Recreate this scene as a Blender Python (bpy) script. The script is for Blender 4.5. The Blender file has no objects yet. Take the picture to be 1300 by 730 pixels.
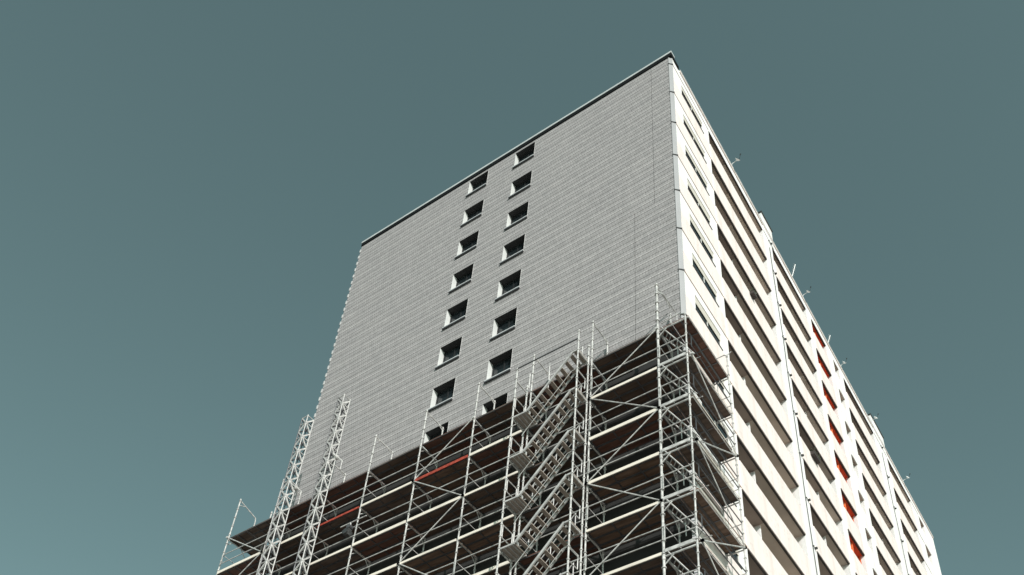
import bpy, math, random
from mathutils import Vector, Matrix
random.seed(7)
C = bpy.context.scene
col = C.collection
T = 53.0            # height of the roof edge above the ground
P = 2.8             # storey height

# ------------------------------------------------------------------ helpers
class MB:
    def __init__(s): s.v = []; s.f = []; s.m = []; s.cur = 0
    def mat(s, i): s.cur = i; return s
    def poly(s, pts):
        b = len(s.v); s.v += [tuple(p) for p in pts]; s.f.append(tuple(range(b, b+len(pts)))); s.m.append(s.cur)
    def quad(s, a, b, c, d): s.poly([a, b, c, d])
    def box(s, x0, x1, y0, y1, z0, z1):
        b = len(s.v)
        s.v += [(x0,y0,z0),(x1,y0,z0),(x1,y1,z0),(x0,y1,z0),(x0,y0,z1),(x1,y0,z1),(x1,y1,z1),(x0,y1,z1)]
        for q in ((0,3,2,1),(4,5,6,7),(0,1,5,4),(1,2,6,5),(2,3,7,6),(3,0,4,7)):
            s.f.append(tuple(b+i for i in q)); s.m.append(s.cur)
    def obox(s, p, q, w, h, up=(0,0,1)):
        """bar from p to q, w wide (sideways), h tall along up"""
        p = Vector(p); q = Vector(q); d = (q-p).normalized(); u = Vector(up)
        a = d.cross(u).normalized(); u = a.cross(d).normalized()
        b = len(s.v)
        for e in (p, q):
            for i, j in ((-1,-1),(1,-1),(1,1),(-1,1)):
                s.v.append(tuple(e + a*(i*w/2) + u*(j*h/2)))
        for f in ((0,1,2,3),(7,6,5,4),(0,4,5,1),(1,5,6,2),(2,6,7,3),(3,7,4,0)):
            s.f.append(tuple(b+i for i in f)); s.m.append(s.cur)
    def tube(s, p, q, r, n=7, r2=None):
        p = Vector(p); q = Vector(q); d = (q-p)
        if d.length < 1e-6: return
        d.normalize(); r2 = r if r2 is None else r2
        a = d.orthogonal().normalized(); c = d.cross(a)
        b = len(s.v)
        for e, rr in ((p, r), (q, r2)):
            for i in range(n):
                t = 2*math.pi*i/n
                s.v.append(tuple(e + a*(rr*math.cos(t)) + c*(rr*math.sin(t))))
        for i in range(n):
            j = (i+1) % n
            s.f.append((b+i, b+j, b+n+j, b+n+i)); s.m.append(s.cur)
        s.f.append(tuple(b+i for i in reversed(range(n)))); s.m.append(s.cur)
        s.f.append(tuple(b+n+i for i in range(n))); s.m.append(s.cur)
    def path(s, pts, r, n=7):
        for a, b in zip(pts[:-1], pts[1:]): s.tube(a, b, r, n)
    def build(s, name, mats, parent=None, smooth=False):
        me = bpy.data.meshes.new(name)
        me.from_pydata(s.v, [], s.f); me.update()
        if not isinstance(mats, (list, tuple)): mats = [mats]
        for m in mats: me.materials.append(m)
        for p_, i in zip(me.polygons, s.m):
            p_.material_index = min(i, len(mats)-1); p_.use_smooth = smooth
        o = bpy.data.objects.new(name, me); col.objects.link(o)
        if parent: o.parent = parent
        return o

def empty(name, label, cat, loc=(0,0,0), group=None):
    o = bpy.data.objects.new(name, None); col.objects.link(o); o.location = loc
    o.empty_display_size = .5
    o['label'] = label; o['category'] = cat
    if group: o['group'] = group
    return o

def cp(o, parent, loc=None):
    c = o.copy(); col.objects.link(c); c.parent = parent
    if loc is not None: c.location = loc
    return c

# ------------------------------------------------------------------ materials
def newmat(name):
    m = bpy.data.materials.new(name); m.use_nodes = True
    nt = m.node_tree; b = nt.nodes['Principled BSDF']
    return m, nt, b
def N(nt, t, **kw):
    n = nt.nodes.new(t)
    for k, v in kw.items(): setattr(n, k, v)
    return n
def simple(name, rgb, rough=.6, metal=0., var=.12, scale=3., spec=.5, bump=0., stretch=(1,1,1), rnd=0.):
    """a colour with soft uneven dirt, in object coordinates"""
    m, nt, b = newmat(name)
    tc = N(nt, 'ShaderNodeTexCoord'); mp = N(nt, 'ShaderNodeMapping'); mp.inputs['Scale'].default_value = stretch
    nz = N(nt, 'ShaderNodeTexNoise'); nz.inputs['Scale'].default_value = scale; nz.inputs['Detail'].default_value = 6
    cr = N(nt, 'ShaderNodeValToRGB')
    cr.color_ramp.elements[0].position = .3; cr.color_ramp.elements[1].position = .7
    cr.color_ramp.elements[0].color = tuple(c*(1-var) for c in rgb)+(1,)
    cr.color_ramp.elements[1].color = tuple(min(1, c*(1+var*.6)) for c in rgb)+(1,)
    nt.links.new(tc.outputs['Object'], mp.inputs['Vector']); nt.links.new(mp.outputs[0], nz.inputs['Vector'])
    nt.links.new(nz.outputs['Fac'], cr.inputs['Fac'])
    if rnd:      # every copy of the part gets its own tone
        oi = N(nt, 'ShaderNodeObjectInfo'); mr = N(nt, 'ShaderNodeMapRange'); mr.inputs['To Min'].default_value = 1-rnd; mr.inputs['To Max'].default_value = 1+rnd*.5
        hv = N(nt, 'ShaderNodeHueSaturation')
        nt.links.new(oi.outputs['Random'], mr.inputs['Value']); nt.links.new(mr.outputs[0], hv.inputs['Value'])
        nt.links.new(cr.outputs['Color'], hv.inputs['Color']); nt.links.new(hv.outputs['Color'], b.inputs['Base Color'])
    else: nt.links.new(cr.outputs['Color'], b.inputs['Base Color'])
    b.inputs['Roughness'].default_value = rough; b.inputs['Metallic'].default_value = metal
    b.inputs['Specular IOR Level'].default_value = spec
    if bump:
        bp = N(nt, 'ShaderNodeBump'); bp.inputs['Strength'].default_value = bump; bp.inputs['Distance'].default_value = .01
        nt.links.new(nz.outputs['Fac'], bp.inputs['Height']); nt.links.new(bp.outputs[0], b.inputs['Normal'])
    return m

M = {}
M['steel'] = simple('galvanised_steel', (.53,.515,.50), .45, .0, .42, 6)
M['alu'] = simple('aluminium', (.46,.447,.435), .38, .0, .28, 5)
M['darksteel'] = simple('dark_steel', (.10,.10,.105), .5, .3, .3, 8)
M['rust'] = simple('rusty_clamp', (.20,.15,.12), .7, .2, .4, 20)
M['black'] = simple('black_fascia', (.008,.009,.010), .7, 0, .3, 2, spec=.1)
M['coping'] = simple('coping_metal', (.5,.52,.52), .35, .0, .1, 2)
M['strip'] = simple('corner_profile', (.27,.27,.275), .5, .1, .12, 1.5, stretch=(1,1,.3))
M['trim'] = simple('halo_teeth', (.48,.48,.48), .5, 0, .1, 4)
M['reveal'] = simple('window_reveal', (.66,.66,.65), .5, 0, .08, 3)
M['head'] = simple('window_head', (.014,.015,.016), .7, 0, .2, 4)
M['sill'] = simple('sill_and_shadow', (.06,.06,.065), .5, .2, .2, 5)
M['sillmetal'] = simple('sill_sheet', (.62,.62,.62), .4, .2, .1, 5)
M['frame'] = simple('dark_window_frame', (.012,.013,.014), .5, 0, .15, 5)
M['wframe'] = simple('white_window_frame', (.62,.61,.58), .45, 0, .08, 5)
M['membrane'] = simple('black_membrane', (.02,.018,.017), .8, 0, .4, 1.2)
M['orange'] = simple('orange_plaster_sunlit', (.80,.17,.05), .75, 0, .12, 2)  # brighter copy of the orange, sunlit patch put into the colour
M['orangeshade'] = simple('orange_plaster_shaded', (.72,.11,.035), .8, 0, .2, 2)  # deeper copy of the same orange, shade of the ceiling painted in
M['orangeboard'] = simple('orange_toe_board', (.36,.055,.032), .6, 0, .4, 9)
M['board'] = simple('pale_toe_board', (.80,.72,.63), .65, 0, .22, 4, stretch=(.4,1,3))
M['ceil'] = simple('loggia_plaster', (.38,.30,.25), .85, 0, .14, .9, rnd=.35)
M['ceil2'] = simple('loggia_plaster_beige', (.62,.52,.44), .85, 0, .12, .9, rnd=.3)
M['darkbrown'] = simple('dark_edge_strip', (.045,.035,.03), .7, 0, .2, 6)
M['joint'] = simple('joint_sealant', (.20,.13,.09), .8, 0, .3, 3)
M['pipe'] = simple('dark_grey_metal', (.06,.061,.061), .4, .2, .2, 5)
M['roof'] = simple('roof_felt', (.08,.08,.08), .9, 0, .3, 1)
M['tread'] = simple('stair_tread', (.33,.28,.24), .6, .1, .2, 6)
M['whiteplastic'] = simple('white_enamel', (.78,.78,.77), .35, 0, .06, 8)

def white_wall(name, rgb, streak=.12):
    m, nt, b = newmat(name)
    tc = N(nt, 'ShaderNodeTexCoord')
    m1 = N(nt, 'ShaderNodeMapping'); m1.inputs['Scale'].default_value = (2.2, 2.2, .16)
    n1 = N(nt, 'ShaderNodeTexNoise'); n1.inputs['Scale'].default_value = 1.2; n1.inputs['Detail'].default_value = 7
    n2 = N(nt, 'ShaderNodeTexNoise'); n2.inputs['Scale'].default_value = 6; n2.inputs['Detail'].default_value = 5
    r1 = N(nt, 'ShaderNodeValToRGB'); r1.color_ramp.elements[0].position = .30; r1.color_ramp.elements[1].position = .52
    d = tuple(c*(1-streak*f) for c, f in zip(rgb, (1,1.15,1.35)))
    r1.color_ramp.elements[0].color = d+(1,); r1.color_ramp.elements[1].color = tuple(rgb)+(1,)
    r2 = N(nt, 'ShaderNodeValToRGB'); r2.color_ramp.elements[0].position = .30; r2.color_ramp.elements[1].position = .46
    r2.color_ramp.elements[0].color = (.86,.85,.84,1); r2.color_ramp.elements[1].color = (1,1,1,1)
    mx = N(nt, 'ShaderNodeMix', data_type='RGBA', blend_type='MULTIPLY'); mx.inputs['Factor'].default_value = .8
    L = nt.links.new
    L(tc.outputs['Object'], m1.inputs['Vector']); L(m1.outputs[0], n1.inputs['Vector']); L(tc.outputs['Object'], n2.inputs['Vector'])
    L(n1.outputs['Fac'], r1.inputs['Fac']); L(n2.outputs['Fac'], r2.inputs['Fac'])
    L(r1.outputs['Color'], mx.inputs['A']); L(r2.outputs['Color'], mx.inputs['B']); L(mx.outputs['Result'], b.inputs['Base Color'])
    b.inputs['Roughness'].default_value = .75
    bp = N(nt, 'ShaderNodeBump'); bp.inputs['Strength'].default_value = .15; bp.inputs['Distance'].default_value = .01
    L(n2.outputs['Fac'], bp.inputs['Height']); L(bp.outputs[0], b.inputs['Normal'])
    return m
M['white'] = white_wall('white_render', (.80,.775,.765), .14)
M['cream'] = white_wall('cream_parapet_paint', (.765,.672,.640), .10)

def cladding():
    m, nt, b = newmat('tile_cladding'); L = nt.links.new
    tc = N(nt, 'ShaderNodeTexCoord'); sp = N(nt, 'ShaderNodeSeparateXYZ'); cb = N(nt, 'ShaderNodeCombineXYZ')
    L(tc.outputs['Object'], sp.inputs[0]); L(sp.outputs['X'], cb.inputs['X']); L(sp.outputs['Z'], cb.inputs['Y'])
    br = N(nt, 'ShaderNodeTexBrick', offset=.5, squash=1.)
    br.inputs['Scale'].default_value = 1.; br.inputs['Brick Width'].default_value = .135; br.inputs['Row Height'].default_value = .3
    br.inputs['Mortar Size'].default_value = .012; br.inputs['Mortar Smooth'].default_value = .3; br.inputs['Bias'].default_value = -.1
    br.inputs['Color1'].default_value = (.350,.327,.328,1); br.inputs['Color2'].default_value = (.295,.277,.278,1); br.inputs['Mortar'].default_value = (.235,.222,.222,1)
    L(cb.outputs[0], br.inputs['Vector'])
    mp = N(nt, 'ShaderNodeMapping'); mp.inputs['Scale'].default_value = (.35, 1, 3.2)
    nz = N(nt, 'ShaderNodeTexNoise'); nz.inputs['Scale'].default_value = 1.1; nz.inputs['Detail'].default_value = 5
    L(tc.outputs['Object'], mp.inputs['Vector']); L(mp.outputs[0], nz.inputs['Vector'])
    cr = N(nt, 'ShaderNodeValToRGB'); cr.color_ramp.elements[0].position = .32; cr.color_ramp.elements[1].position = .68
    cr.color_ramp.elements[0].color = (.91,.91,.915,1); cr.color_ramp.elements[1].color = (1.05,1.05,1.04,1)
    L(nz.outputs['Fac'], cr.inputs['Fac'])
    mx = N(nt, 'ShaderNodeMix', data_type='RGBA', blend_type='MULTIPLY'); mx.inputs['Factor'].default_value = 1
    # every second course ends in a bright metal bead
    mm = N(nt, 'ShaderNodeMath', operation='MULTIPLY'); mm.inputs[1].default_value = 1/.6
    ff = N(nt, 'ShaderNodeMath', operation='FRACT'); L(sp.outputs['Z'], mm.inputs[0]); L(mm.outputs[0], ff.inputs[0])
    bd = N(nt, 'ShaderNodeValToRGB'); bd.color_ramp.interpolation = 'CONSTANT'
    bd.color_ramp.elements[0].color = (1,1,1,1); bd.color_ramp.elements[1].position = .86; bd.color_ramp.elements[1].color = (1.34,1.34,1.34,1)
    L(ff.outputs[0], bd.inputs['Fac'])
    m2 = N(nt, 'ShaderNodeMix', data_type='RGBA', blend_type='MULTIPLY'); m2.inputs['Factor'].default_value = 1
    L(br.outputs['Color'], mx.inputs['A']); L(cr.outputs['Color'], mx.inputs['B'])
    L(mx.outputs['Result'], m2.inputs['A']); L(bd.outputs['Color'], m2.inputs['B']); L(m2.outputs['Result'], b.inputs['Base Color'])
    b.inputs['Roughness'].default_value = .6
    bp = N(nt, 'ShaderNodeBump'); bp.inputs['Strength'].default_value = .5; bp.inputs['Distance'].default_value = .01; bp.invert = True
    L(br.outputs['Fac'], bp.inputs['Height']); L(bp.outputs[0], b.inputs['Normal'])
    return m
M['clad'] = cladding()

def glass(name, rgb, rough=.04):
    m, nt, b = newmat(name)
    tc = N(nt, 'ShaderNodeTexCoord'); nz = N(nt, 'ShaderNodeTexNoise'); nz.inputs['Scale'].default_value = .7
    bp = N(nt, 'ShaderNodeBump'); bp.inputs['Strength'].default_value = .05; bp.inputs['Distance'].default_value = .05
    nt.links.new(tc.outputs['Object'], nz.inputs['Vector']); nt.links.new(nz.outputs['Fac'], bp.inputs['Height']); nt.links.new(bp.outputs[0], b.inputs['Normal'])
    b.inputs['Base Color'].default_value = rgb+(1,); b.inputs['Roughness'].default_value = rough; b.inputs['Specular IOR Level'].default_value = .28
    return m
M['glass'] = glass('dark_window_glass', (.012,.016,.018))

def ribbed(name, rgb, axis='Z', period=.055, depth=.45):
    m, nt, b = newmat(name); L = nt.links.new
    tc = N(nt, 'ShaderNodeTexCoord'); sp = N(nt, 'ShaderNodeSeparateXYZ'); L(tc.outputs['Object'], sp.inputs[0])
    mu = N(nt, 'ShaderNodeMath', operation='MULTIPLY'); mu.inputs[1].default_value = 1/period
    fr = N(nt, 'ShaderNodeMath', operation='FRACT'); L(sp.outputs[axis], mu.inputs[0]); L(mu.outputs[0], fr.inputs[0])
    cr = N(nt, 'ShaderNodeValToRGB')
    e = cr.color_ramp.elements; e[0].position = 0; e[0].color = tuple(c*(1-depth) for c in rgb)+(1,); e[1].position = .3; e[1].color = tuple(rgb)+(1,)
    L(fr.outputs[0], cr.inputs['Fac']); L(cr.outputs['Color'], b.inputs['Base Color']); b.inputs['Roughness'].default_value = .55
    return m
M['blind'] = ribbed('roller_blind', (.62,.57,.50), 'Z', .14)
M['greyblind'] = ribbed('grey_blind', (.34,.34,.33), 'Z', .14)

def wood():
    m, nt, b = newmat('deck_plywood'); L = nt.links.new
    tc = N(nt, 'ShaderNodeTexCoord')
    mp = N(nt, 'ShaderNodeMapping'); mp.inputs['Scale'].default_value = (.5, 4, 1)
    nz = N(nt, 'ShaderNodeTexNoise'); nz.inputs['Scale'].default_value = 2.; nz.inputs['Detail'].default_value = 6
    oi = N(nt, 'ShaderNodeObjectInfo')
    cr = N(nt, 'ShaderNodeValToRGB'); e = cr.color_ramp.elements
    e[0].position = .3; e[0].color = (.05,.031,.022,1); e[1].position = .7; e[1].color = (.14,.098,.076,1)
    r2 = N(nt, 'ShaderNodeValToRGB'); f = r2.color_ramp.elements; r2.color_ramp.interpolation = 'CONSTANT'
    f[0].position = 0; f[0].color = (.85,.8,.75,1); f[1].position = .3; f[1].color = (1.1,.72,.64,1)
    g = f.new(.5); g.color = (1,1,1,1); g = f.new(.75); g.color = (1.5,1.35,1.2,1)
    mx = N(nt, 'ShaderNodeMix', data_type='RGBA', blend_type='MULTIPLY'); mx.inputs['Factor'].default_value = 1
    L(tc.outputs['Object'], mp.inputs['Vector']); L(mp.outputs[0], nz.inputs['Vector']); L(nz.outputs['Fac'], cr.inputs['Fac'])
    L(oi.outputs['Random'], r2.inputs['Fac']); L(cr.outputs['Color'], mx.inputs['A']); L(r2.outputs['Color'], mx.inputs['B'])
    L(mx.outputs['Result'], b.inputs['Base Color']); b.inputs['Roughness'].default_value = .75
    return m
M['wood'] = wood()

def paving():
    m, nt, b = newmat('yard_paving'); L = nt.links.new
    tc = N(nt, 'ShaderNodeTexCoord')
    br = N(nt, 'ShaderNodeTexBrick'); br.inputs['Scale'].default_value = 1.; br.inputs['Brick Width'].default_value = .5; br.inputs['Row Height'].default_value = .5
    br.inputs['Mortar Size'].default_value = .008
    br.inputs['Color1'].default_value = (.43,.41,.38,1); br.inputs['Color2'].default_value = (.36,.345,.32,1); br.inputs['Mortar'].default_value = (.1,.1,.09,1)
    nz = N(nt, 'ShaderNodeTexNoise'); nz.inputs['Scale'].default_value = .15; nz.inputs['Detail'].default_value = 8
    cr = N(nt, 'ShaderNodeValToRGB'); cr.color_ramp.elements[0].color = (.7,.7,.7,1); cr.color_ramp.elements[1].color = (1.15,1.12,1.1,1)
    mx = N(nt, 'ShaderNodeMix', data_type='RGBA', blend_type='MULTIPLY'); mx.inputs['Factor'].default_value = 1
    L(tc.outputs['Object'], br.inputs['Vector']); L(tc.outputs['Object'], nz.inputs['Vector']); L(nz.outputs['Fac'], cr.inputs['Fac'])
    L(br.outputs['Color'], mx.inputs['A']); L(cr.outputs['Color'], mx.inputs['B']); L(mx.outputs['Result'], b.inputs['Base Color'])
    b.inputs['Roughness'].default_value = .85
    return m
M['paving'] = paving()

# ------------------------------------------------------------------ ground
g = MB(); g.quad((-1500,-1500,0),(1500,-1500,0),(1500,1500,0),(-1500,1500,0))
ground = g.build('ground', M['paving']); ground['kind'] = 'structure'

# ------------------------------------------------------------------ the tower block
W, LEN, CH = 20.15, 41.5, .115
tower = empty('apartment_tower', 'tall apartment block with grey tiled gable and white balcony front', 'building', (0,0,0))
KF = 18
GW = [(-9.27,-8.02), (-12.31,-11.05)]            # window columns on the gable
GROWS = range(0, 8)
gtop = lambda k: T-.24-P*k
gbot = lambda k: T-1.62-P*k
CLAD_END = T-22.1

# tiled cladding: every course a lapped strip, cut round the windows
mb = MB(); z = T-.0; row = .3; ncourse = int((T-CLAD_END)/row)
def cut(iv, holes):
    out = [iv]
    for a, b in holes:
        nxt = []
        for c, d in out:
            if b <= c or a >= d: nxt.append((c, d)); continue
            if a > c: nxt.append((c, a))
            if b < d: nxt.append((b, d))
        out = nxt
    return out
zs = set()
for k in GROWS: zs |= {gtop(k), gbot(k)}
for i in range(ncourse):
    zt = T - i*row; zb = zt - row
    lv = sorted([zb, zt] + [q for q in zs if zb+1e-4 < q < zt-1e-4])
    for za, zc in zip(lv[:-1], lv[1:]):
        mid = (za+zc)/2; holes = []
        for k in GROWS:
            if gbot(k) < mid < gtop(k): holes += GW
        holes += [(-2.085,-2.072)] if mid < T-12 else [(-1.12,-1.108)]
        for a, b in cut((-W, -CH), holes):
            ya = -.011*(zt-za)/row; yc = -.011*(zt-zc)/row
            mb.quad((a,ya,za),(b,ya,za),(b,yc,zc),(a,yc,zc))
            if abs(za-zb) < 1e-6: mb.quad((a,0.0,za),(b,0.0,za),(b,ya,za),(a,ya,za))
clad = mb.build('gable_cladding', M['clad'], tower)

# shell behind it: gable core (with window recesses), back and left walls, roof
mb = MB(); yb = .34
xs = [-W+.02, GW[1][0], GW[1][1], GW[0][0], GW[0][1], -.21]
for k in GROWS:
    for a, b in GW:                                     # reveals: left, right, head
        t, bt = gtop(k), gbot(k)
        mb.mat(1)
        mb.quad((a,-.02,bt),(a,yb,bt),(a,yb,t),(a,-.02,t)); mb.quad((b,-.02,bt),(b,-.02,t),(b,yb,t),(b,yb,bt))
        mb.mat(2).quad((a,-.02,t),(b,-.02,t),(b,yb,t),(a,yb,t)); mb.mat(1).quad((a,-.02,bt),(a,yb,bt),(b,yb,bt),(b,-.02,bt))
mb.mat(0)
mb.quad((-W,.02,0),(-CH,.02,0),(-CH,.02,CLAD_END),(-W,.02,CLAD_END))          # unclad lower gable under black membrane
mb.quad((-2.2,.02,CLAD_END),(-.9,.02,CLAD_END),(-.9,.02,T),(-2.2,.02,T))      # membrane behind the open joints
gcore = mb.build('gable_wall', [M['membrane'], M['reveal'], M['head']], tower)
mb = MB()
mb.quad((-W,0,0),(-W,0,T),(-W,LEN,T),(-W,LEN,0)); mb.quad((-W,LEN,0),(-W,LEN,T),(0,LEN,T),(0,LEN,0))
mb.build('rear_wall', M['white'], tower)
mb = MB(); mb.quad((-W+.1,.1,T+.2),(-.1,.1,T+.2),(-.1,LEN-.1,T+.2),(-W+.1,LEN-.1,T+.2)); mb.build('roof', M['roof'], tower)

# gable windows (frame, pane, blind, sill)
def gable_window(blind):
    fr = MB(); w = 1.25; h = 1.38; y0, y1 = .27, .33
    for a, b, c, d in ((0,w,0,.07),(0,w,h-.09,h-.0),(0,.07,.07,h-.09),(w-.07,w,.07,h-.09)): fr.box(a+.003,b-.003,y0,y1,c+.003,d-.003)
    fr.box(.6,.65,y0,y1,.075,h-.095)
    f = fr.build('window', M['frame'], tower)
    p = MB(); p.box(.05,w-.05,.30,.312,.05,h-.05); p.build('pane', M['glass'], f)
    s = MB(); s.mat(1).box(0.004,w-.004,-.045,.268,-.012,.02); s.box(-.05,w+.02,-.09,-.046,-.035,.02); s.mat(0).box(-.06,w+.03,-.086,-.026,-.11,-.037)  # dark box below the sheet stands in for the sill's shadow
    s.build('sill', [M['sill'], M['sillmetal']], f)
    if blind:
        q = MB(); q.box(.08,w-.08,.285,.297,.07,blind); q.build('blind', M['greyblind'], f)
    return f
def copytree(o, parent, loc):
    c = cp(o, parent, loc)
    for ch in list(o.children): cp(ch, c)
    return c
protos = [gable_window(0), gable_window(.55), gable_window(.3)]
used = [False]*3
for k in GROWS:
    for ci, (a, b) in enumerate(GW):
        j = (k*2+ci*5) % 3
        if k >= 4: j = (1, 2)[(k+ci) % 2]
        loc = (a, 0, gbot(k))
        if not used[j]: protos[j].location = loc; used[j] = True
        else: copytree(protos[j], tower, loc)

# corner profile, floor by floor, with a flange at every joint
mb = MB()
for k in range(-1, KF):
    z1 = T-.67-P*(k) if k >= 0 else T; z0 = T-.67-P*(k+1)
    if k == -1: z1, z0 = T-.02, T-.69
    a = (-CH-.015, -.035); b = (.02, CH)
    mb.mat(0); mb.quad((a[0],a[1],z0+.02),(b[0],b[1],z0+.02),(b[0],b[1],z1-.02),(a[0],a[1],z1-.02))
    mb.quad((a[0],a[1],z0),(a[0],a[1],z1),(a[0],.02,z1),(a[0],.02,z0))
    mb.mat(1); mb.obox((a[0]-.02,a[1]-.02,z0),(b[0]+.02,b[1]-.0,z0),.05,.045)
    mb.mat(2); mb.quad((a[0]+.02,a[1]+.05,z0-.1),(b[0]-.02,b[1]+.02,z0-.1),(b[0]-.02,b[1]+.02,z0+.1),(a[0]+.02,a[1]+.05,z0+.1))
mb.build('corner_profile', [M['strip'], M['pipe'], M['membrane']], tower)

# pale teeth added along the far gable edge to imitate a bright halo
mb = MB(); z = T-.35; mb.box(-W-.02,-W+.03,.08,.10,CLAD_END,T-.1)
while z > CLAD_END:
    mb.box(-W-.045,-W+.03,-.04,.10,z-.26,z); z -= .6
mb.build('halo_teeth', M['trim'], tower)

# roof edge
mb = MB()
mb.box(-W-.03,.045,-.05,.25,T+.0,T+.27); mb.box(-.2,.045,.252,.75,T-.03,T+.26)
mb.build('dark_fascia', M['black'], tower)
mb = MB()
mb.box(-W-.05,.06,-.065,.3,T+.274,T+.42)
mb.build('gable_coping', M['coping'], tower)

# ------------------------------------------------------------------ the balcony front (x = 0, running away along y)
ztop = lambda k: T-.70-P*k
BAYS = [  # y0, y1, kind, partition
    (3.95,10.5,'balcony',6.0), (11.78,16.62,'balcony',14.15), (17.42,19.75,'stair_opening',18.45),
    (20.98,21.92,'narrow_opening',None), (22.72,28.15,'balcony',25.6), (30.9,35.8,'balcony',33.2), (37.65,39.0,'narrow_opening',None)]
WINS = [(1.0,3.25)]
WT, WB = -.42, -1.34            # flush windows, relative to ztop
fy = sorted(set([CH, LEN] + [q for b in BAYS for q in b[:2]] + [q for w in WINS for q in w]))
mb = MB()
for a, b in zip(fy[:-1], fy[1:]):
    m = (a+b)/2
    bay = any(q[0] < m < q[1] for q in BAYS); win = any(q[0] < m < q[1] for q in WINS)
    if not bay and not win:
        mb.quad((0,a,0),(0,b,0),(0,b,T+.05),(0,a,T+.05)); continue
    zt = T+.05
    for k in range(KF):
        if bay: h1, h0 = ztop(k), ztop(k)-P+.15
        else:   h1, h0 = ztop(k)+WT, ztop(k)+WB
        mb.quad((0,a,h1),(0,b,h1),(0,b,zt),(0,a,zt)); zt = h0
    mb.quad((0,a,0),(0,b,0),(0,b,zt),(0,a,zt))
mb.build('facade_wall', M['white'], tower)
# joints between the storeys
for k in range(KF):
    z = T-.63-P*k
    for a, b in ((CH+.03, BAYS[0][0]), (35.8+.05, 37.6)):
        mb = MB(); mb.box(.0, .012, a, b-.01, z-.03, z+.03); mb.build('storey_joint', M['joint'], tower)
# cream spandrels under the flush windows
for k in range(KF):
    mb = MB(); mb.box(.0, .006, CH+.04, BAYS[0][0]-.06, ztop(k)-P+.11, ztop(k)+WB-.06); mb.build('spandrel', M['cream'], tower)
# roof edge of the front
mb = MB()
mb.mat(0).box(-.3,.07,.86,LEN,T+.06,T+.12); mb.mat(1).box(-.2,.055,.86,LEN-.02,T-.06,T+.058)
mb.build('front_coping', [M['coping'], M['cream']], tower)
# tower shafts that rise over the roof
for a, b, h in ((10.62,12.05,1.15), (28.3,30.85,1.2)):
    mb = MB(); mb.box(-1.6,.03,a,b,T-.6,T+h); o = mb.build('roof_upstand', M['white'], tower)
    mb = MB(); mb.box(-1.66,.09,a-.06,b+.06,T+h+.002,T+h+.07); mb.build('cap', M['pipe'], o)

def recess(y0, y1, part, depth, mats):
    """the inside of one loggia: ceiling, floor, back and end walls, relative to (0, y0, ztop)"""
    w = y1-y0; f = -P+.15; mb = MB(); d = -depth
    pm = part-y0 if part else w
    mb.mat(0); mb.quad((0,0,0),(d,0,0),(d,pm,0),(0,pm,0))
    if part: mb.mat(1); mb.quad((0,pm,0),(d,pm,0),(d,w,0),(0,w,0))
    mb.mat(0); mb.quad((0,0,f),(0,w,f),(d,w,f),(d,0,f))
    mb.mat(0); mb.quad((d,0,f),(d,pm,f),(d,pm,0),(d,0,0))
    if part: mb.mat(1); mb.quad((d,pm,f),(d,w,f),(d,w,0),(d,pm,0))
    if mats is None:
        mb.mat(2); mb.quad((0,0,f),(d,0,f),(d,0,0),(0,0,0)); mb.quad((0,w,f),(0,w,0),(d,w,0),(d,w,f))
    else:       # painted inside, white on the thickness of the wall
        e = -.20
        mb.mat(2); mb.quad((0,0,f),(e,0,f),(e,0,0),(0,0,0)); mb.quad((0,w,f),(0,w,0),(e,w,0),(e,w,f))
        mb.mat(3); mb.quad((e,0,f),(d,0,f),(d,0,0),(e,0,0)); mb.quad((e,w,f),(e,w,0),(d,w,0),(d,w,f))
    return mb
def glazing(y, wd, hd, d, parent, blind=False):
    mb = MB(); f = -P+.16
    mb.mat(0)
    for a, b, c, e in ((y,y+wd,f,f+.08),(y,y+wd,f+hd-.08,f+hd),(y,y+.07,f+.08,f+hd-.08),(y+wd-.07,y+wd,f+.08,f+hd-.08),(y+wd/2-.035,y+wd/2+.035,f+.08,f+hd-.08)):
        mb.box(d+.003,d+.06,a,b,c,e)
    o = mb.build('balcony_door', M['wframe'], parent)
    return o
def parapet(y0, y1, mat, par):
    mb = MB(); w = y1-y0
    mb.box(-.10,.045,-.03,w+.03,-P+.003,-1.36)
    o = mb.build('parapet', mat, par)
    return o
DEP = 1.35
kinds = {}
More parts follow.
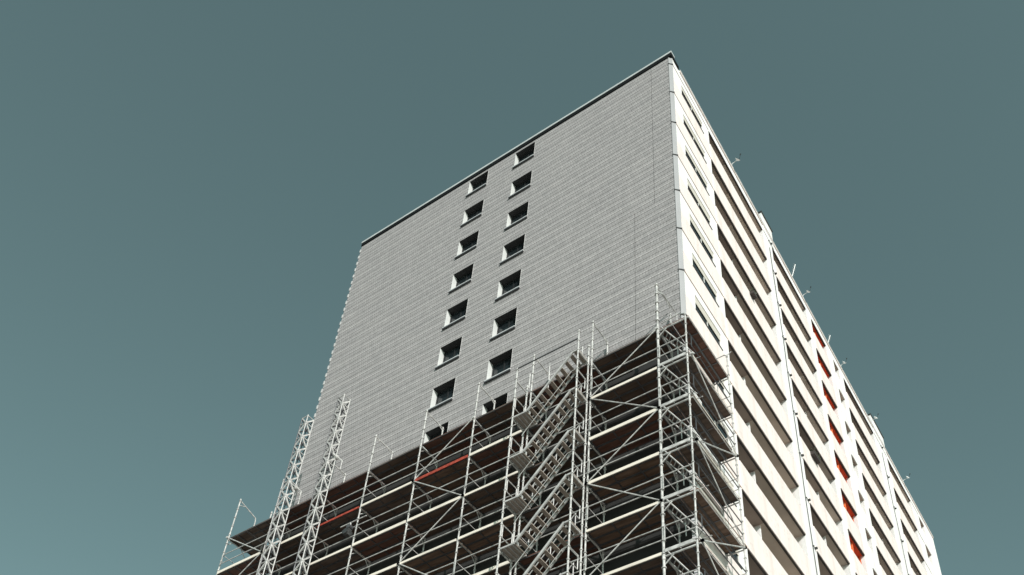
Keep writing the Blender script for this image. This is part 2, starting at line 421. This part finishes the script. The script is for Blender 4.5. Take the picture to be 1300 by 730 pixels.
for y0, y1, kind, part in BAYS:
    w = y1-y0
    if kind == 'balcony':
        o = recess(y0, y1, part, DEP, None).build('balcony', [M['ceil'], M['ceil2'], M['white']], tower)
        pp = parapet(y0, y1, M['cream'], o)
        mb = MB(); mb.box(-.06,.02,0.005,w-.005,-.05,-.0035); mb.build('dark_edge_strip', M['darkbrown'], o)  # thin dark strip along the front edge of the ceiling
        mb = MB(); mb.box(-DEP+.004,-.22,part-y0-.04,part-y0+.04,-P+.16,-.06); mb.build('partition', M['white'], o)
        for s0, s1 in ((0, part-y0), (part-y0, w)):
            q = s1-s0
            mb = MB(); mid = (s0+s1)/2; hw = min(.75, q/2-.35); a, b = mid-hw, mid+hw; f = -P+.16; d = -DEP; hd = 2.25
            mb.mat(0)
            for u, v, c, e in ((a,b,f,f+.08),(a,b,f+hd-.08,f+hd),(a,a+.07,f+.08,f+hd-.08),(b-.07,b,f+.08,f+hd-.08),((a+b)/2-.035,(a+b)/2+.035,f+.08,f+hd-.08)):
                mb.box(d+.003,d+.06,u,v,c,e)
            gl = mb.build('balcony_door', M['wframe'], o)
            mb = MB(); mb.box(d+.004,d+.03,a+.04,b-.04,f+.04,f+hd-.04); 
            mb.build('door_glass', M['glass'], o)
    elif kind == 'stair_opening':
        o = recess(y0, y1, part, 1.2, 1).build(kind, [M['orangeshade'], M['orangeshade'], M['white'], M['orange']], tower)
        mb = MB(); mb.box(-.09,.02,.005,y1-y0-.005,-.05,-.0035); mb.build('dark_edge_strip', M['darkbrown'], o)  # dark strip at the ceiling front, slightly wider here
        parapet(y0, y1, M['cream'], o)
        mb = MB(); mb.box(-1.18,-.16,part-y0-.05,part-y0+.05,-P+.16,-.004); mb.build('partition', M['orange'], o)
    else:
        o = recess(y0, y1, None, .55, None).build(kind, [M['ceil'], M['ceil'], M['white']], tower)
        parapet(y0, y1, M['white'], o)
    o.location = (0, y0, ztop(0))
    for k in range(1, KF):
        copytree(o, tower, (0, y0, ztop(k)))

def flush_window(w, blindh):
    d = .07; mb = MB(); h = WT-WB
    mb.mat(0)
    mb.quad((0,0,0),(-d,0,0),(-d,0,h),(0,0,h)); mb.quad((0,w,0),(0,w,h),(-d,w,h),(-d,w,0))
    mb.quad((0,0,h),(-d,0,h),(-d,w,h),(0,w,h)); mb.quad((0,0,0),(0,w,0),(-d,w,0),(-d,0,0))
    mb.mat(1)
    for a, b, c, e in ((0,w,0,.06),(0,w,h-.06,h),(0,.06,.06,h-.06),(w-.06,w,.06,h-.06),(w*.48,w*.48+.07,.06,h-.06)): mb.box(-d+.003,-d+.03,a+.003,b-.003,c+.003,e-.003)
    o = mb.build('window', [M['white'], M['wframe']], tower)
    mb = MB(); mb.box(-d+.004,-d+.012,.03,w-.03,.03,h-.03); mb.build('pane', M['glass'], o)
    if blindh:
        mb = MB(); mb.box(-d+.033,-d+.045,.03,w-.03,h-blindh,h-.004); mb.build('blind', M['blind'], o)
    mb = MB(); mb.box(-.05,.035,-.04,w+.04,-.05,-.012); mb.build('sill', M['sill'], o)
    return o
rb = [.3,.36,.3,.42,.36,.3,.42,.48,.3,.36,.42,.3,.36,.3,.42,.36,.3,.36]
cache = {}
for wi, (a, b) in enumerate(WINS):
    for k in range(KF):
        loc = (0, a, ztop(k)+WB); bh = rb[(k+wi*3) % len(rb)]
        key = (wi, bh)
        if key in cache: copytree(cache[key], tower, loc)
        else:
            o = flush_window(b-a, bh); o.location = loc; cache[key] = o
# thin wiggly lightning-conductor cables with their brackets and the balcony spouts
for y in (11.28, 29.5):
    mb = MB(); zc = T-2.0
    rr = random.Random(int(y))
    pts = [(.03, y, T-1.4)]
    for k in range(KF): pts += [(.03, y+rr.uniform(-.09,.09), T-.9-P*(k+1))]
    pts.append((.03, y, .1))
    mb.path(pts, .016, 8)
    o = mb.build('lightning_cable', M['pipe'], tower)
    for k in range(KF-1):
        mb = MB(); zz = ztop(k)+.0
        mb.tube((.0,y+.32,zz+.05),(.11,y+.32,zz+.04),.06,8); mb.tube((.03,y,zz-.05),(.05,y+.32,zz+.04),.018,6); mb.obox((.0,y,zz-.05),(.09,y,zz-.05),.03,.03)
        mb.build('balcony_spout', M['pipe'], o)

# ------------------------------------------------------------------ things on the roof edge
def antenna(y, h, lean, label, yagi=False):
    t = empty('antenna', label, 'antenna', (-.15, y, T+.16))
    mb = MB(); mb.tube((0,0,-.0),(lean,.0,h),.022,6); mb.box(-.1,.1,-.1,.1,0,.04); mb.build('mast', M['whiteplastic'], t)
    if yagi:
        mb = MB()
        for i in range(5):
            q = h*(.45+.12*i); f = q/h
            mb.tube((lean*f,-.16,q),(lean*f,.16,q),.012,5)
        mb.build('dipole', M['whiteplastic'], t)
def dish(y, label, s=.3, out=.45):
    t = empty('satellite_dish', label, 'satellite dish', (0, y, T+.165), 'satellite dishes on the roof edge')
    mb = MB(); mb.box(-.08,.06,-.06,.06,0,.03); mb.path([(0,0,.02),(out*.3,0,.12),(out,0,.2)], .022, 6); mb.build('bracket', M['whiteplastic'], t)
    mb = MB(); c = Vector((out+.04,0,.24)); ax = Vector((.75,-.45,.45)).normalized(); u = ax.orthogonal().normalized(); v = ax.cross(u)
    rings = []
    for i, (r, d) in enumerate(((.06*s/.3,-.06),(.18*s/.3,-.035),(s,.03))):
        rings.append([c+ax*d+u*(r*math.cos(a*math.pi/7))+v*(r*math.sin(a*math.pi/7)) for a in range(14)])
    for side, off in ((0,0.),(1,-.012)):
        R = [[p+ax*off for p in rg] for rg in rings]
        mb.poly(R[0] if side == 0 else list(reversed(R[0])))
        for i in range(2):
            for a in range(14):
                b = (a+1) % 14; mb.quad(R[i][a],R[i][b],R[i+1][b],R[i+1][a])
    mb.build('reflector', M['whiteplastic'], t, True)
    mb = MB(); mb.tube(c-v*.1,c+ax*.26-v*.02,.01,5); mb.tube(c+ax*.24-v*.02,c+ax*.32-v*.02,.03,7); mb.build('receiver', M['pipe'], t)
dish(6.7, 'small white dish on the roof edge nearest the tiled gable', .15, .36)
antenna(15.0, 1.35, .42, 'thin leaning whip antenna just beyond the first white roof upstand', True)
dish(16.35, 'small white dish just behind the leaning whip antenna', .15, .36)
antenna(20.6, .95, .34, 'short thin antenna above the column of orange openings', True)
dish(22.5, 'tiny white dish above the column of narrow openings', .14, .25)
dish(28.0, 'small white dish just before the second white roof upstand', .15, .36)
dish(34.6, 'small white dish at the far end of the roof edge', .15, .36)

# ------------------------------------------------------------------ flower boxes hung on the parapets
def flower_box(y, k, n, label):
    t = empty('flower_box', label, 'flower box', (.12, y, ztop(k)-1.36), 'flower boxes on the parapets')
    w = .38*n
    mb = MB(); mb.box(-.07,.13,0,w,-.2,.0); mb.build('box', M['darkbrown'], t)
    rr = random.Random(k); mb = MB()
    for i in range(60*n):
        c = Vector((.03+rr.gauss(0,.07), rr.uniform(0,w), abs(rr.gauss(.06,.09))))
        a = Vector((rr.uniform(-1,1),rr.uniform(-1,1),rr.uniform(-1,1))).normalized()*.055; b = a.orthogonal().normalized()*.03
        mb.quad(c-a,c+b,c+a,c-b)
    mb.build('plants', M['leaf'], t)
M['leaf'] = simple('dark_leaves', (.05,.06,.03), .7, 0, .5, 12)
flower_box(12.9, 5, 2, 'flower box with dark plants on the parapet just past the first lightning cable')
flower_box(7.1, 3, 1, 'small flower box on a balcony parapet high in the bay nearest the gable')

# ------------------------------------------------------------------ scaffold along the gable
sc = empty('facade_scaffold', 'steel tube scaffold with brown decks wrapped round the lower gable', 'scaffold', (0,0,0))
LZ = [T-22.2-2.05*n for n in range(8)]             # deck levels in view (and one below)
XS = [.58, -.5, -3.22, -5.88, -8.53, -11.18, -13.93, -16.65, -19.4, -22.2]
YO, YI = -1.2, -.16
R_ = .029
def standard(x, y, top, r=R_, lo=0.0):
    mb = MB(); mb.tube((x,y,lo),(x,y,top),r,8)
    z = top-.12
    while z > T-38:
        mb.tube((x,y,z-.012),(x,y,z+.012),r*1.9,8); z -= .5125
    zz = LZ[0]-.15
    while zz > T-38:
        mb.tube((x,y,zz-.10),(x,y,zz+.10),r*1.28,8); zz -= 2.05
    return mb.build('standard', M['steel'], sc, False)
tops = {0:-22.0, 1:-19.55, 2:-19.85, 3:-20.1, 4:-20.12, 5:-20.2, 6:-20.15, 7:-20.1, 8:-19.98, 9:-19.85}
for i, x in enumerate(XS):
    standard(x, YO, T+tops[i], .042 if i == 1 else R_)
    if i not in (0, 9): standard(x, YI, T+min(tops[i]-.06, -20.0) if i > 1 else T-20.1)
standard(-21.15, YI, T-20.3)
# transoms (frame heads) at every lift and over the top deck
def transom(x, ya, yb, z, drop=.30):
    mb = MB(); mb.tube((x,ya,z),(x,yb,z),R_*.9,7)
    if drop: mb.tube((x,ya,z-drop),(x,ya+(yb-ya)*.28,z-.01),R_*.6,6); mb.tube((x,yb,z-drop),(x,yb-(yb-ya)*.28,z-.01),R_*.6,6)
    return mb.build('transom', M['steel'], sc)
for i, x in enumerate(XS):
    if i == 0: continue
    yi = YI
    if i > 0: transom(x, YO, yi if i != 9 else .7, T+tops[i]-.12, .16) if i != 9 else None
    for z in LZ: transom(x, YO, yi, z-.10)
# top frame of the left end
mb = MB(); mb.path([(-22.2,YO,T-19.95),(-22.2,-.2,T-20.25),(-22.2,YI,T-20.4),(-22.2,YI,T-22.3)], R_*.9, 7); mb.tube((-22.2,YO,T-20.25),(-22.2,-.9,T-20.08),.02,6); mb.build('end_frame', M['steel'], sc)
# decks: three planks with a lip and steel end hooks, each bay its own part
def deck(x0, x1, y0, y1, z, along='x'):
    mb = MB(); n = 3
    if along == 'x':
        w = (y1-y0)/n
        for i in range(n):
            a = y0+i*w+.012; b = y0+(i+1)*w-.012
            mb.mat(0).box(x0+.03,x1-.03,a,b,z-.045,z)
            mb.mat(1).box(x0+.03,x1-.03,a,a+.02,z-.075,z-.046); mb.box(x0+.03,x1-.03,b-.02,b,z-.075,z-.046)
            for q in (x0+.04, x0+(x1-x0)/3, x0+2*(x1-x0)/3, x1-.08): mb.box(q,q+.04,a+.021,b-.021,z-.066,z-.046)
    else:
        w = (x1-x0)/2
        for i in range(2):
            a = x0+i*w+.012; b = x0+(i+1)*w-.012
            mb.mat(0).box(a,b,y0+.02,y1-.02,z-.045,z)
            mb.mat(1).box(a,a+.02,y0+.02,y1-.02,z-.075,z-.046); mb.box(b-.02,b,y0+.02,y1-.02,z-.075,z-.046)
            m = 4
            for j in range(m+1):
                q = y0+.03+(y1-y0-.1)*j/m; mb.box(a+.021,b-.021,q,q+.04,z-.066,z-.046)
    return mb
RT = (.06, .70, -1.2, 1.95)     # the return along the balcony front
for n, z in enumerate(LZ):
    for i in range(1, 9):
        x1, x0 = XS[i], XS[i+1]
        if i == 8: x0 = -21.1
        deck(x0, x1, YO+.0, YI+.03, z).build('deck', [M['wood'], M['darksteel']], sc)
    deck(XS[1], .06, YO, YI+.03, z).build('deck', [M['wood'], M['darksteel']], sc)
    deck(*RT, z, 'y').build('deck', [M['wood'], M['darksteel']], sc)
    if n: deck(-22.2, -21.1, YO, 2.2, z, 'y').build('deck', [M['wood'], M['darksteel']], sc)
    else: deck(-22.2, -21.1, YO, 1.0, z, 'y').build('deck', [M['wood'], M['darksteel']], sc)
# guard rails and toe boards under the top deck level
rg = random.Random(3)
for n in range(1, len(LZ)):
    z = LZ[n]
    for i in range(1, 9):
        x1, x0 = XS[i], XS[i+1]
        if i == 2: pass
        mb = MB()
        for dz in (.5, 1.0): mb.tube((x0,YO-.035,z+dz),(x1,YO-.035,z+dz+rg.uniform(-.015,.015)),.022,6)
        mb.tube((x0,YI+.03,z+.95),(x1,YI+.03,z+.95),.02,6)
        mb.box(x0+.06,x0+.10,YO-.07,YO-.06,z+.42,z+1.06); mb.obox((x0+.08,YO-.035,z+.97),(x0+.08,YI+.03,z+.95),.02,.02)
        mb.build('guard_rail', M['steel'], sc)
        if i == 2: continue
        tb = MB(); hh = (.03,.06,.05,.02)[(i*3+n) % 4]; tb.box(x0+.06,x1-.05,YO-.06,YO-.028,z-.075,z+hh)
        org = (n == 1 and i in (4, 6))
        o = tb.build('toe_board', M['orangeboard'] if org else M['board'], sc)
        if org: o['label'] = 'bright orange red toe board'
    mb = MB(); mb.tube((XS[1],YO-.035,z+.5),(XS[0],YO-.035,z+.5),.022,6); mb.tube((XS[1],YO-.035,z+1.),(XS[0],YO-.035,z+1.),.022,6)
    mb.tube((XS[1],YI,z+1.),(XS[0],YI,z+1.),.02,6); mb.box(XS[1]+.06,XS[1]+.10,YO-.07,YO-.06,z+.42,z+1.06); mb.obox((XS[1]+.08,YO-.035,z+1.),(XS[1]+.08,YI,z+1.),.02,.02); mb.build('guard_rail', M['steel'], sc)
    mb = MB(); mb.tube((RT[1],YO,z+.5),(RT[1],RT[3],z+.5),.02,6); mb.tube((RT[1],YO,z+1.),(RT[1],RT[3],z+1.),.02,6); mb.box(RT[1]-.01,RT[1]+.01,YO+.1,YO+.14,z+.45,z+1.05)
    mb.build('guard_rail', M['darksteel'], sc)
    mb = MB(); mb.tube((RT[0],RT[3]+.03,z+.5),(RT[1],RT[3]+.03,z+.5),.02,6); mb.tube((RT[0],RT[3]+.03,z+1.),(RT[1],RT[3]+.03,z+1.),.02,6); mb.box(RT[0]+.1,RT[0]+.14,RT[3]+.02,RT[3]+.04,z+.45,z+1.05); mb.build('guard_rail', M['steel'], sc)
for n, z in enumerate(LZ):
    mb = MB(); mb.tube((XS[1],YO,z-.13),(XS[0],YO,z-.13),R_,7); mb.tube((XS[1]-.0,YO,z-.45),(XS[1]+.35,YO,z-.13),R_*.7,6)
    mb.build('ledger', M['steel'], sc)
    mb = MB(); mb.tube((RT[1]+.0,YO,z-.12),(RT[1],RT[3],z-.12),R_*.6,7); mb.tube((RT[0],YO,z-.12),(RT[1],YO,z-.12),R_*.9,7); mb.tube((RT[0],RT[3],z-.12),(RT[1],RT[3],z-.12),R_*.9,7); mb.build('ledger', M['steel'], sc)
    if n:
        tb = MB(); tb.box(XS[1]+.05,XS[0]-.04,YO-.06,YO-.03,z-.02,z+.1); tb.build('toe_board', M['steel'], sc)
        tb = MB(); tb.box(RT[1]+.03,RT[1]+.045,YO+.05,RT[3]-.05,z-.05,z-.02); tb.build('toe_board', M['board'], sc)
# standards of the two returns
for x, y, t in ((RT[1],RT[3],-21.0), (RT[0]+.03,RT[3],-21.1), (-22.2,2.2,-23.0), (-21.15,2.2,-23.0)):
    standard(x, y, T+t, .026)
mb = MB(); mb.path([(RT[1],RT[3],T-21.05),(RT[1]-.1,RT[3],T-20.95),(RT[0]-.0,RT[3],T-20.95)], .024, 6); mb.tube((RT[1],RT[3],T-21.05),(RT[1]+.18,RT[3]+.02,T-20.9),.02,6); mb.build('end_frame', M['steel'], sc)
# zigzag braces on the outer face
def brace(p, q, r=.022):
    mb = MB(); mb.tube(p, q, r, 6)
    for e in (p, q): mb.obox(Vector(e)+Vector((-.05,0,0)), Vector(e)+Vector((.05,0,0)), .07, .07)
    return mb.build('brace', M['steel'], sc)
for i, first in ((1,1), (4,1), (8,0)):
    xr, xl = XS[i], XS[i+1]
    for n in range(len(LZ)-1):
        up = (n+first) % 2
        a = (xr, YO-.07, LZ[n]-.02); b = (xl, YO-.07, LZ[n+1]-.02)
        c = (xl, YO-.07, LZ[n]-.02); d = (xr, YO-.07, LZ[n+1]-.02)
        brace(a, b) if up else brace(c, d)
for n in range(1, len(LZ)-1):
    a = (RT[1]+.04, YO, LZ[n]-.05); b = (RT[1]+.04, RT[3], LZ[n+1]-.05); c = (RT[1]+.04, RT[3], LZ[n]-.05); d = (RT[1]+.04, YO, LZ[n+1]-.05)
    brace(a, b) if n % 2 else brace(c, d)
# short ladders in the corner bay, with a loop handrail
for n in range(len(LZ)-1):
    p0 = Vector((XS[1]+.04, -1.12, LZ[n]-.05)); p1 = Vector((.42, -.42, LZ[n+1]+.75)); 
    mb = MB(); off = Vector((.13,-.13,0))
    mb.tube(p0-off*.5, p1-off*.5, .024, 6); mb.tube(p0+off, p1+off, .024, 6)
    for j in range(1, 10): c = p0.lerp(p1, j/10.); mb.tube(c-off*.5, c+off, .016, 5)
    mb.build('ladder', M['alu'], sc)
    mb = MB()
    for s in (0, .32): mb.path([(.02+s,-.75,LZ[n]-1.28),(.02+s,-.75,LZ[n]-.75),(.10+s,-.9,LZ[n]-.72)], .018, 6)
    mb.build('hand_hoop', M['steel'], sc)
# top bay hoop over the corner
mb = MB(); mb.path([(XS[1],YO,T-20.0),(XS[1]+.25,YO+.02,T-20.35),(XS[1]+.32,-.3,T-20.5),(XS[1]+.32,-.3,T-20.9)], .022, 6)
mb.path([(XS[0],YO,T-22.05),(XS[0]-.3,YO+.1,T-21.75),(XS[1]+.1,YO+.05,T-21.9)], .022, 6); mb.build('end_frame', M['steel'], sc)
# everything of the scaffold that stands below the picture
mb = MB()
z = LZ[-1]-2.05
while z > 1.0:
    mb.mat(0).box(-22.2,.06,YO,YI+.03,z-.06,z); mb.mat(1)
    for dz in (.5, 1.): mb.tube((-22.2,YO-.03,z+dz),(.58,YO-.03,z+dz),.022,6)
    for x in XS[1:]: mb.tube((x,YO,z-.1),(x,YI,z-.1),R_,6)
    z -= 2.05
o = mb.build('lower_lift', [M['wood'], M['steel']], sc); o['kind'] = 'stuff'

# ------------------------------------------------------------------ stair tower in front of it
st = empty('scaffold_stair', 'aluminium scaffold stair tower with parallel flights before the gable scaffold', 'stair tower', (0,0,0))
SX0, SX1, SY0, SY1 = -6.02, -3.32, -1.95, -1.27
def spost(x, y, top):
    mb = MB(); mb.tube((x,y,0),(x,y,T+top),.030,8)
    z = T+top-.1
    while z > T-38: mb.tube((x,y,z-.012),(x,y,z+.012),.055,8); z -= .5125
    mb.build('standard', M['steel'], st)
spost(SX0,SY0,-21.6); spost(SX1,SY0,-21.15); spost(SX0,SY1,-21.9); spost(SX1,SY1,-21.3)
mb = MB(); mb.tube((SX0,SY0,T-21.63),(SX1,SY0,T-21.63),.026,7); mb.build('top_rail', M['darksteel'], st)
for n in range(len(LZ)):
    z = LZ[n]
    zf0 = z-2.05
    # flight
    xa, xb = -5.42, -3.55
    mb = MB()
    mb.obox((xa,SY0+.03,zf0),(xb,SY0+.03,z),.05,.085); mb.obox((xa,SY1-.03,zf0),(xb,SY1-.03,z),.05,.07)
    fl = mb.build('flight', M['alu'], st)
    for j in range(9):
        f = (j+.5)/9.; cx = xa+(xb-xa)*f; cz = zf0+(z-zf0)*f
        mb = MB(); mb.box(cx-.075,cx+.07,SY0+.056,SY1-.056,cz-.025,cz+.012)
        mb.build('tread', M['tread'], fl)
    mb = MB()
    for yy in (SY1+.0,):
        h = .95
        mb.path([(xa-.25,yy,zf0+.95),(xa,yy,zf0+h),(xb,yy,z+h),(xb+.2,yy,z+h)], .02, 6)
        mb.path([(xa,yy,zf0+.5),(xb,yy,z+.5)], .016, 6)
        for f in (0.02,.5,.98):
            px = xa+(xb-xa)*f; pz = zf0+(z-zf0)*f; mb.tube((px,yy,pz),(px,yy,pz+h),.018,6)
    mb.path([(xa-.1,SY0,zf0+.8),(xa,SY0,zf0+.95),(xb,SY0,z+.95),(xb+.2,SY0,z+.95),(xb+.2,SY1,z+.95)], .014, 6)
    mb.build('hand_rail', M['alu'], st) if n else None
    # landings left (foot) and right (head)
    for a, b in ((SX0+.02, xa-.0), (xb+.02, SX1-.0)):
        zz = zf0 if a < -5 else z; mb = MB()
        mb.mat(0).box(a,b,SY0+.04,SY1-.04,zz-.05,zz); mb.mat(1).box(a,b,SY0+.0,SY0+.038,zz-.06,zz+.0); mb.box(a,b,SY1-.038,SY1,zz-.1,zz+.02)
        q = a
        while q < b-.05: mb.box(q,q+.03,SY0+.04,SY1-.04,zz-.075,zz-.051); q += .16
        mb.build('landing', [M['tread'], M['alu']], st)
    for x in (SX0, SX1):
        mb = MB(); mb.tube((x,SY0,z-.12),(x,SY1+.06,z-.12),.028,7); mb.build('transom', M['steel'], st)
        mb = MB(); a = x+(.0 if x == SX0 else -.06)
        mb.path([(a,SY0+.08,z-1.55),(a,SY0+.08,z-1.0),(a,SY1-.08,z-1.0),(a,SY1-.08,z-1.55),(a,SY0+.08,z-1.55)], .018, 6); mb.build('end_guard', M['steel'], st)
# thin posts that stick up behind the top flight
mb = MB()
mb.path([(-5.05,SY1,T-22.6),(-5.05,SY1,T-21.2)], .02, 6); mb.path([(-5.4,SY0,T-23.1),(-5.4,SY0,T-22.3)], .02, 6); mb.path([(-3.6,SY1,T-22.2),(-3.6,SY1,T-21.2),(-3.9,SY1,T-21.35)], .02, 6)
mb.build('hand_rail', M['steel'], st)

# ------------------------------------------------------------------ the two lattice masts
def mast(x, y, top, w, label, bolt):
    t = empty('lattice_mast', label, 'lattice mast', (x,y,0), 'lattice masts in front of the scaffold')
    for sx in (-1,1):
        for sy in (-1,1):
            mb = MB(); mb.tube((sx*w/2,sy*w/2,0),(sx*w/2,sy*w/2,top),.024,7); mb.build('chord', M['alu'] if sx > 0 else M['darksteel'], t)  # left chords darker: their shaded side is put into the colour
    step = .45
    for f in range(4):
        mb = MB(); z = T-40.; s = 0
        c = [(-w/2,-w/2),(w/2,-w/2),(w/2,w/2),(-w/2,w/2)]
        a, b = c[f], c[(f+1) % 4]
        r = .032 if f < 2 else .026
        z = .3 ; s = f % 2
        while z+step < top:
            p, q = (a, b) if s else (b, a)
            mb.obox((p[0],p[1],z),(q[0],q[1],z+step),r*1.2,r*2.0) ; s = 1-s; z += step
        z = .3
        while z < top-.02: mb.obox((a[0],a[1],z),(b[0],b[1],z),.035,.03); z += step*2
        mb.tube((a[0],a[1],top-.05),(b[0],b[1],top-.05),.022,6)
        mb.build('lacing', M['alu'] if f == 0 else M['steel'] if f == 1 else M['darksteel'], t)  # back and left faces darker, shade painted into the lacing
    mb = MB(); zb = T+bolt
    mb.tube((w/2,-.05,zb),(w/2+.25,.35,zb-.25),.025,6); mb.tube((w/2+.25,.35,zb-.25),(w/2+.25,.35,zb-.75),.022,6)
    mb.tube((w/2-.02,w/2,zb-.1),(w/2+.12,w/2+.0,zb-.1),.10,9)
    mb.build('wall_tie', M['steel'], t)
mast(-18.28, -1.62, T-17.1, .36, 'lattice mast standing against the outer edge of the gable and the sky', -21.3)
mast(-16.08, -1.62, T-17.0, .36, 'lattice mast standing wholly before the grey tiled gable', -20.6)

# ------------------------------------------------------------------ a rope hoist clamped to the scaffold
h = empty('rope_hoist', 'grey rope hoist clamped to a scaffold tube right of the lattice masts', 'hoist', (-13.93,-1.25,T-25.4))
mb = MB(); mb.tube((-.8,-.05,.35),(.55,-.05,.35),.024,6); mb.tube((-.25,-.05,.35),(-.25,-.05,-.3),.024,6); mb.build('arm', M['steel'], h)
mb = MB(); mb.box(-.36,-.16,-.18,.0,-.36,.0); mb.tube((-.28,-.24,-.2),(-.28,.06,-.2),.13,10); mb.tube((-.5,-.1,-.1),(-.4,-.1,-.1),.09,8); mb.build('motor', M['pipe'], h)
mb = MB(); mb.tube((-.2,-.2,.05),(-.2,0,.05),.10,12); mb.build('pulley', M['darksteel'], h)

# ------------------------------------------------------------------ light
sun_dir = Vector((1.0, -.78, .68)).normalized()
el = math.asin(sun_dir.z); az = math.atan2(sun_dir.x, sun_dir.y)
w = bpy.data.worlds.new('World'); C.world = w; w.use_nodes = True
nt = w.node_tree; bg = nt.nodes['Background']
sky = nt.nodes.new('ShaderNodeTexSky'); sky.sky_type = 'NISHITA'; sky.sun_disc = False
sky.sun_elevation = el; sky.sun_rotation = az; sky.altitude = 100; sky.air_density = 1.0; sky.dust_density = 1.5; sky.ozone_density = 1.0
hs = nt.nodes.new('ShaderNodeHueSaturation'); hs.inputs['Hue'].default_value = .5; hs.inputs['Saturation'].default_value = .35; hs.inputs['Value'].default_value = 1.0
tint = nt.nodes.new('ShaderNodeMix'); tint.data_type = 'RGBA'; tint.blend_type = 'MULTIPLY'; tint.inputs['Factor'].default_value = 1
tint.inputs['B'].default_value = (.77,1.17,1.06,1)
nt.links.new(sky.outputs[0], hs.inputs['Color']); nt.links.new(hs.outputs[0], tint.inputs['A']); nt.links.new(tint.outputs['Result'], bg.inputs['Color'])
bg.inputs['Strength'].default_value = .093
sl = bpy.data.lights.new('sun', 'SUN'); sl.energy = 4.6; sl.angle = math.radians(.5); sl.color = (1,.95,.915)
so = bpy.data.objects.new('sun', sl); col.objects.link(so)
so.rotation_euler = sun_dir.to_track_quat('Z', 'Y').to_euler(); so.location = (30,-20,80)

# ------------------------------------------------------------------ camera
yaw, pitch, roll = math.radians(-33.47355821), math.radians(37.52035233), math.radians(1.88562334)
d = Vector((math.sin(yaw)*math.cos(pitch), math.cos(yaw)*math.cos(pitch), math.sin(pitch)))
r = Vector((math.cos(yaw), -math.sin(yaw), 0)); u = r.cross(d)
r2 = r*math.cos(roll)+u*math.sin(roll); u2 = -r*math.sin(roll)+u*math.cos(roll)
cam = bpy.data.cameras.new('camera'); co = bpy.data.objects.new('camera', cam); col.objects.link(co)
rot = Matrix((r2, u2, -d)).transposed().to_4x4()
co.matrix_world = Matrix.Translation((9.95949,-21.00583,T-51.40300)) @ rot
cam.sensor_width = 36; cam.sensor_fit = 'HORIZONTAL'; cam.lens = 1288.495*36/1300
cam.shift_x = -(743.641-650)/1300; cam.shift_y = (763.711-365)/1300
cam.clip_start = .1; cam.clip_end = 6000
C.camera = co
C.view_settings.view_transform = 'Standard'; C.view_settings.look = 'None'; C.view_settings.gamma = 1; C.view_settings.use_curve_mapping = False
C.view_settings.exposure = 0
